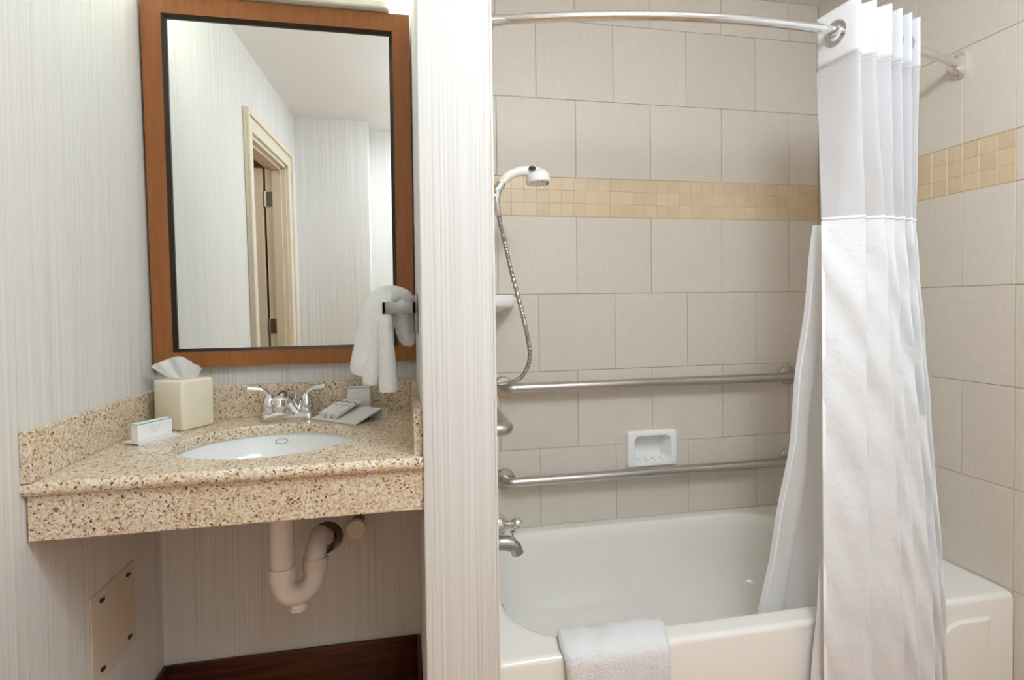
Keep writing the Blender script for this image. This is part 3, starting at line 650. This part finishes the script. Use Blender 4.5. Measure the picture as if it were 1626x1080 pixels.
# hand shower
HY = 1.72
hs = thing('hand_shower', 'white hand shower with a coiled steel hose on a chrome bracket', 'hand shower', (PX1, HY, 1.6))
MB().lathe((PX1, HY, 1.575), (1, 0, .1), [(.026, 0), (.026, .004), (.014, .012), (.0115, .02), (.0115, .06), (.013, .062), (.013, .085), (0, .09)], 24).build('bracket_arm', 'chrome', hs)
MB().tube([(.290, HY, 1.572), (.294, HY, 1.603)], [.013, .015], 18).lathe((.292, HY, 1.598), (.55, 0, .83), [(.016, 0), (.0165, .012), (.0165, .024), (.0135, .03), (.013, .036), (0, .037)], 22).build('swivel', 'chrome', hs)
P = spline([(.306, HY, 1.622), (.330, HY, 1.646), (.365, HY, 1.662), (.400, HY, 1.664), (.428, HY, 1.656), (.447, HY, 1.646)], 6)
R = [.0135]*4+[.0145]*8+[.016]*6+[.020]*7+[.022]*4+[.020, .014]
hnd = MB().tube(P, R[:len(P)], 20).build('handle', 'whiteplastic', hs)
ax_ = Vector((.10, -.05, -1)).normalized()
spray = MB().lathe((.424, HY, 1.660), ax_, [(.018, -.006), (.034, .004), (.0385, .012), (.039, .030), (.036, .034), (0, .034)], 32).build('spray_head', 'whiteplastic', hs)
b = MB()
for k in range(18):
    a = 2*pi*k/18; q = Vector((.424, HY, 1.660))+ax_*.0335; b.lathe(q+Vector((cos(a)*.031, sin(a)*.031, 0)), ax_, [(.002, 0), (.0016, .0035), (0, .004)], 8)
b.build('nozzles', 'black', spray)
MB().lathe((.404, HY-.020, 1.669), (-.1, -.75, .65), [(.0115, -.002), (.011, .002), (.007, .004), (0, .0045)], 20).build('button', 'black', hnd)
hp = spline([(.290, HY, 1.572), (.297, HY+.004, 1.545), (.305, 1.735, 1.50), (.322, 1.745, 1.435), (.342, 1.75, 1.35), (.378, 1.75, 1.207), (.394, 1.75, 1.13), (.400, 1.75, 1.085), (.395, 1.75, 1.045), (.376, 1.75, 1.010), (.345, 1.75, .990), (.310, 1.75, .982), (.265, 1.75, .985), (.214, 1.75, .990)], 40)
acc = 0; R = []; 
for i, p in enumerate(hp):
    if i: acc += (p-hp[i-1]).length
    R.append(.0072+.0011*sin(acc*2*pi/.0048))
MB().tube(hp, R, 12).build('hose', 'steel', hs)
MB().tube([(.290, HY, 1.573), (.2945, HY+.003, 1.540), (.299, HY+.008, 1.522)], [.0115, .0105, .0085], 14).build('hose_nut', 'chrome', hs)

# tub faucet
tf = thing('tub_faucet', 'chrome tub spout and round valve knob at the partition end of the tub', 'faucet', (PX1, HY, .45))
MB().lathe((PX1, HY, .540), (1, 0, 0), [(.075, 0), (.075, .004), (.066, .010), (.035, .014), (.034, .03), (.026, .034), (.030, .045), (.034, .060), (.034, .072), (.028, .088), (.014, .098), (.0, .1)], 32).build('valve_bell', 'chrome', tf)
MB().lathe((PX1+.095, HY, .538), (1, 0, 0), [(.012, 0), (.009, .006), (.013, .010), (.012, .014), (.009, .017), (.014, .022), (.0185, .030), (.0195, .037), (.017, .045), (.009, .051), (.005, .054), (.0045, .058), (0, .061)], 28).build('valve_knob', 'chrome', tf)
P = spline([(PX1, HY, .478), (PX1+.05, HY, .480), (PX1+.095, HY, .478), (PX1+.122, HY, .466), (PX1+.131, HY, .448), (PX1+.134, HY, .440)], 8)
tsp = MB().tube(P, [.026]*12+[.024]*10+[.019]*(len(P)-22), 22).build('spout', 'nickel', tf)
MB().tube([(PX1+.116, HY, .485), (PX1+.119, HY, .508)], .0035, 10).lathe((PX1+.119, HY, .506), (0, 0, 1), [(.004, 0), (.010, .004), (.010, .008), (.004, .011), (0, .011)], 18).build('diverter_knob', 'chrome', tsp)

# ------------------------------------------------------------------ shower rod
RZ = 1.99
def rod_y(x):
    t = (x-PX1)/(XR-PX1); return lerp(1.462, 1.478, t)-.535*t*(1-t)
rd = thing('shower_rod', 'chrome bowed shower curtain rod across the tub front', 'curtain rod', (PX1, 1.46, RZ))
P = [(PX1+.001+(XR-PX1-.002)*k/60, rod_y(PX1+(XR-PX1)*k/60), RZ) for k in range(61)]
MB().tube(P, .0127, 20).build('rod', 'chrome', rd)
MB().tube(P[:3], .0145, 20).build('sleeve', 'chrome', rd)
for xx, sg in ((PX1, 1), (XR, -1)):
    yy = rod_y(xx); q = MB(); L = []
    for d_, a, c in ((0, .017, .040), (.004, .018, .042), (.018, .018, .036), (.028, .016, .026), (.034, .013, .016)):
        L.append([(xx+sg*(d_+.0005), yy+p[0], RZ+p[1]) for p in [(v[0], v[1]) for v in rrect(-a, a, -c, c, min(a, c)*.9, 0, 6)]])
    q.loops(L, True, True, True).build('wall_bracket', 'chrome', rd)

# ------------------------------------------------------------------ shower curtain
KN = 13
TOPC = []
for x, dy in ((1.187, .066), (1.205, -.066), (1.237, -.030), (1.268, -.064), (1.297, -.030), (1.330, -.062), (1.343, .050), (1.376, -.058), (1.392, .050), (1.425, -.052), (1.440, .050), (1.470, -.045), (1.494, .050)):
    TOPC.append(Vector((x, rod_y(x)+dy, 0)))
MIDC = [Vector(p+(0,)) for p in ((1.160, 1.362), (1.245, 1.300), (1.220, 1.372), (1.305, 1.303), (1.322, 1.328), (1.345, 1.306), (1.365, 1.345), (1.385, 1.312), (1.402, 1.395), (1.425, 1.325), (1.440, 1.405), (1.458, 1.345), (1.474, 1.400))]
LOWC = [Vector(p+(0,)) for p in ((1.070, 1.250), (1.195, 1.232), (1.078, 1.283), (1.290, 1.240), (1.315, 1.260), (1.345, 1.236), (1.372, 1.262), (1.400, 1.238), (1.414, 1.278), (1.432, 1.244), (1.443, 1.281), (1.455, 1.250), (1.464, 1.283))]
BOTC = [Vector(p+(0,)) for p in ((1.066, 1.240), (1.205, 1.220), (1.036, 1.282), (1.290, 1.230), (1.318, 1.252), (1.350, 1.226), (1.378, 1.256), (1.408, 1.228), (1.422, 1.276), (1.440, 1.236), (1.452, 1.280), (1.464, 1.244), (1.473, 1.283))]
LEV = [(2.055, TOPC), (1.90, TOPC), (1.46, MIDC), (.42, LOWC), (.04, BOTC)]
def cross(z):
    if z >= LEV[0][0]: C = LEV[0][1]
    elif z <= LEV[-1][0]: C = LEV[-1][1]
    else:
        for (za, A_), (zb, B_) in zip(LEV, LEV[1:]):
            if zb <= z <= za:
                t = (za-z)/(za-zb); C = [a.lerp(b_, t) for a, b_ in zip(A_, B_)]; break
    return C
def cloth_rows(zs, zfun=None, fold_amp=.0):
    L = []
    for z in zs:
        pts = spline(cross(z), 14); row = []
        for i, p in enumerate(pts):
            wv = .0030*sin(i*.23+z*7)*sin(z*11+i*.07)+.002*sin(z*31+i*.4)
            wv += .0035*sin(z*19+p.x*60+1.3*sin(z*5))*sin(z*7.3+p.x*23)
            wv *= smooths(1.9, 1.2, z)*1.0
            row.append(Vector((p.x+wv*.6, p.y+wv, z)))
        L.append(row)
    return L
def zr(a, b, n): return [lerp(a, b, k/n) for k in range(n+1)]
sc_ = thing('shower_curtain', 'white fabric shower curtain with a sheer upper window, bunched at the right', 'curtain', (1.30, 1.27, .04))
hd = MB().loops(cloth_rows(zr(2.052, 1.905, 8)), False); hdr = hd.build('header', 'curtain', sc_, recalc=False, angle=80)
so_ = hdr.modifiers.new('s', 'SOLIDIFY'); so_.thickness = .002
MB().loops(cloth_rows(zr(1.907, 1.468, 24)), False).build('sheer_window', 'sheer', sc_, recalc=False, angle=80)
cpan = MB().loops(cloth_rows(zr(1.470, .04, 80)), False).build('curtain_panel', 'curtain', sc_, recalc=False, angle=80)
# seams: thin raised tapes following the cloth
def tape(z, h, name):
    rows = cloth_rows([z+h/2, z-h/2]); o = MB().loops(rows, False).build(name, 'stitch', sc_, recalc=False, angle=80)
    m_ = o.modifiers.new('s', 'SOLIDIFY'); m_.thickness = .003; m_.offset = 0
tape(1.470, .008, 'seam_tape'); tape(1.905, .006, 'seam_tape'); tape(2.049, .006, 'seam_tape')
# stitched leading edge
q = MB(); zs = zr(1.46, .05, 40); L = []
for z in zs:
    p = spline(cross(z), 14); a, c = p[0], p[1]; d = (c-a).normalized(); nn = Vector((d.y, -d.x, 0))
    L.append([Vector((a.x, a.y, z))+nn*.002-d*.001, Vector((a.x, a.y, z))+nn*.002+d*.007, Vector((a.x, a.y, z))-nn*.001+d*.007, Vector((a.x, a.y, z))-nn*.001-d*.001])
q.loops(L, True, True, True).build('edge_hem', 'stitch', cpan)
# grommets where the rod passes through each panel
for k in range(KN-1):
    a, c = TOPC[k], TOPC[k+1]; fa, fb = a.y-rod_y(a.x), c.y-rod_y(c.x)
    if fa*fb > 0: continue
    t = fa/(fa-fb); cen = a.lerp(c, t)+Vector((0, 0, RZ-.006)); d = (c-a).normalized(); nn = Vector((-d.y, d.x, 0))
    if nn.x > 0: nn = -nn
    MB().lathe(cen+nn*.0005, nn, [(.0205, 0), (.0245, -.006), (.0345, -.005), (.036, .002), (.0345, .006), (.0245, .007), (.0205, .006), (.0195, .003), (.0205, 0)], 32, cap=False).build('grommet', 'chrome', hdr)

# liner hanging inside the tub
LTOP = [Vector(p+(0,)) for p in ((1.184, 1.424), (1.215, 1.410), (1.255, 1.452), (1.30, 1.415), (1.34, 1.455), (1.38, 1.42), (1.43, 1.455))]
LMID = [Vector(p+(0,)) for p in ((1.128, 1.455), (1.175, 1.432), (1.200, 1.47), (1.265, 1.43), (1.30, 1.47), (1.35, 1.435), (1.40, 1.47))]
LBOT = [Vector(p+(0,)) for p in ((1.020, 1.492), (1.080, 1.462), (1.125, 1.490), (1.165, 1.455), (1.24, 1.50), (1.30, 1.46), (1.36, 1.50))]
L = []
for z in zr(1.462, .115, 60):
    t = (1.462-z)/(1.462-.115)
    C = [a.lerp(b_, t/.45) for a, b_ in zip(LTOP, LMID)] if t < .45 else [a.lerp(b_, smooths(0, 1, (t-.45)/.55)*.55+.45*(t-.45)/.55) for a, b_ in zip(LMID, LBOT)]
    pts = spline(C, 10); L.append([Vector((p.x+.003*sin(z*17+i*.2), p.y+.004*sin(z*13+i*.3)*t, z)) for i, p in enumerate(pts)])
ln = thing('curtain_liner', 'white liner hanging inside the tub behind the shower curtain', 'curtain', (1.2, 1.46, .1))
lpan = MB().loops(L, False).build('liner_panel', 'liner', ln, recalc=False, angle=80)
hem = MB(); hl = []
for r in L[6:]:
    a, c = r[0], r[2]; d = (c-a).normalized(); nn = Vector((d.y, -d.x, 0)); a = a+d*.012
    hl.append([a+nn*.0025, a+nn*.0025+d*.004, a-nn*.0005+d*.004, a-nn*.0005])
hem.loops(hl, True, True, True).build('edge_stitching', 'stitch', lpan)
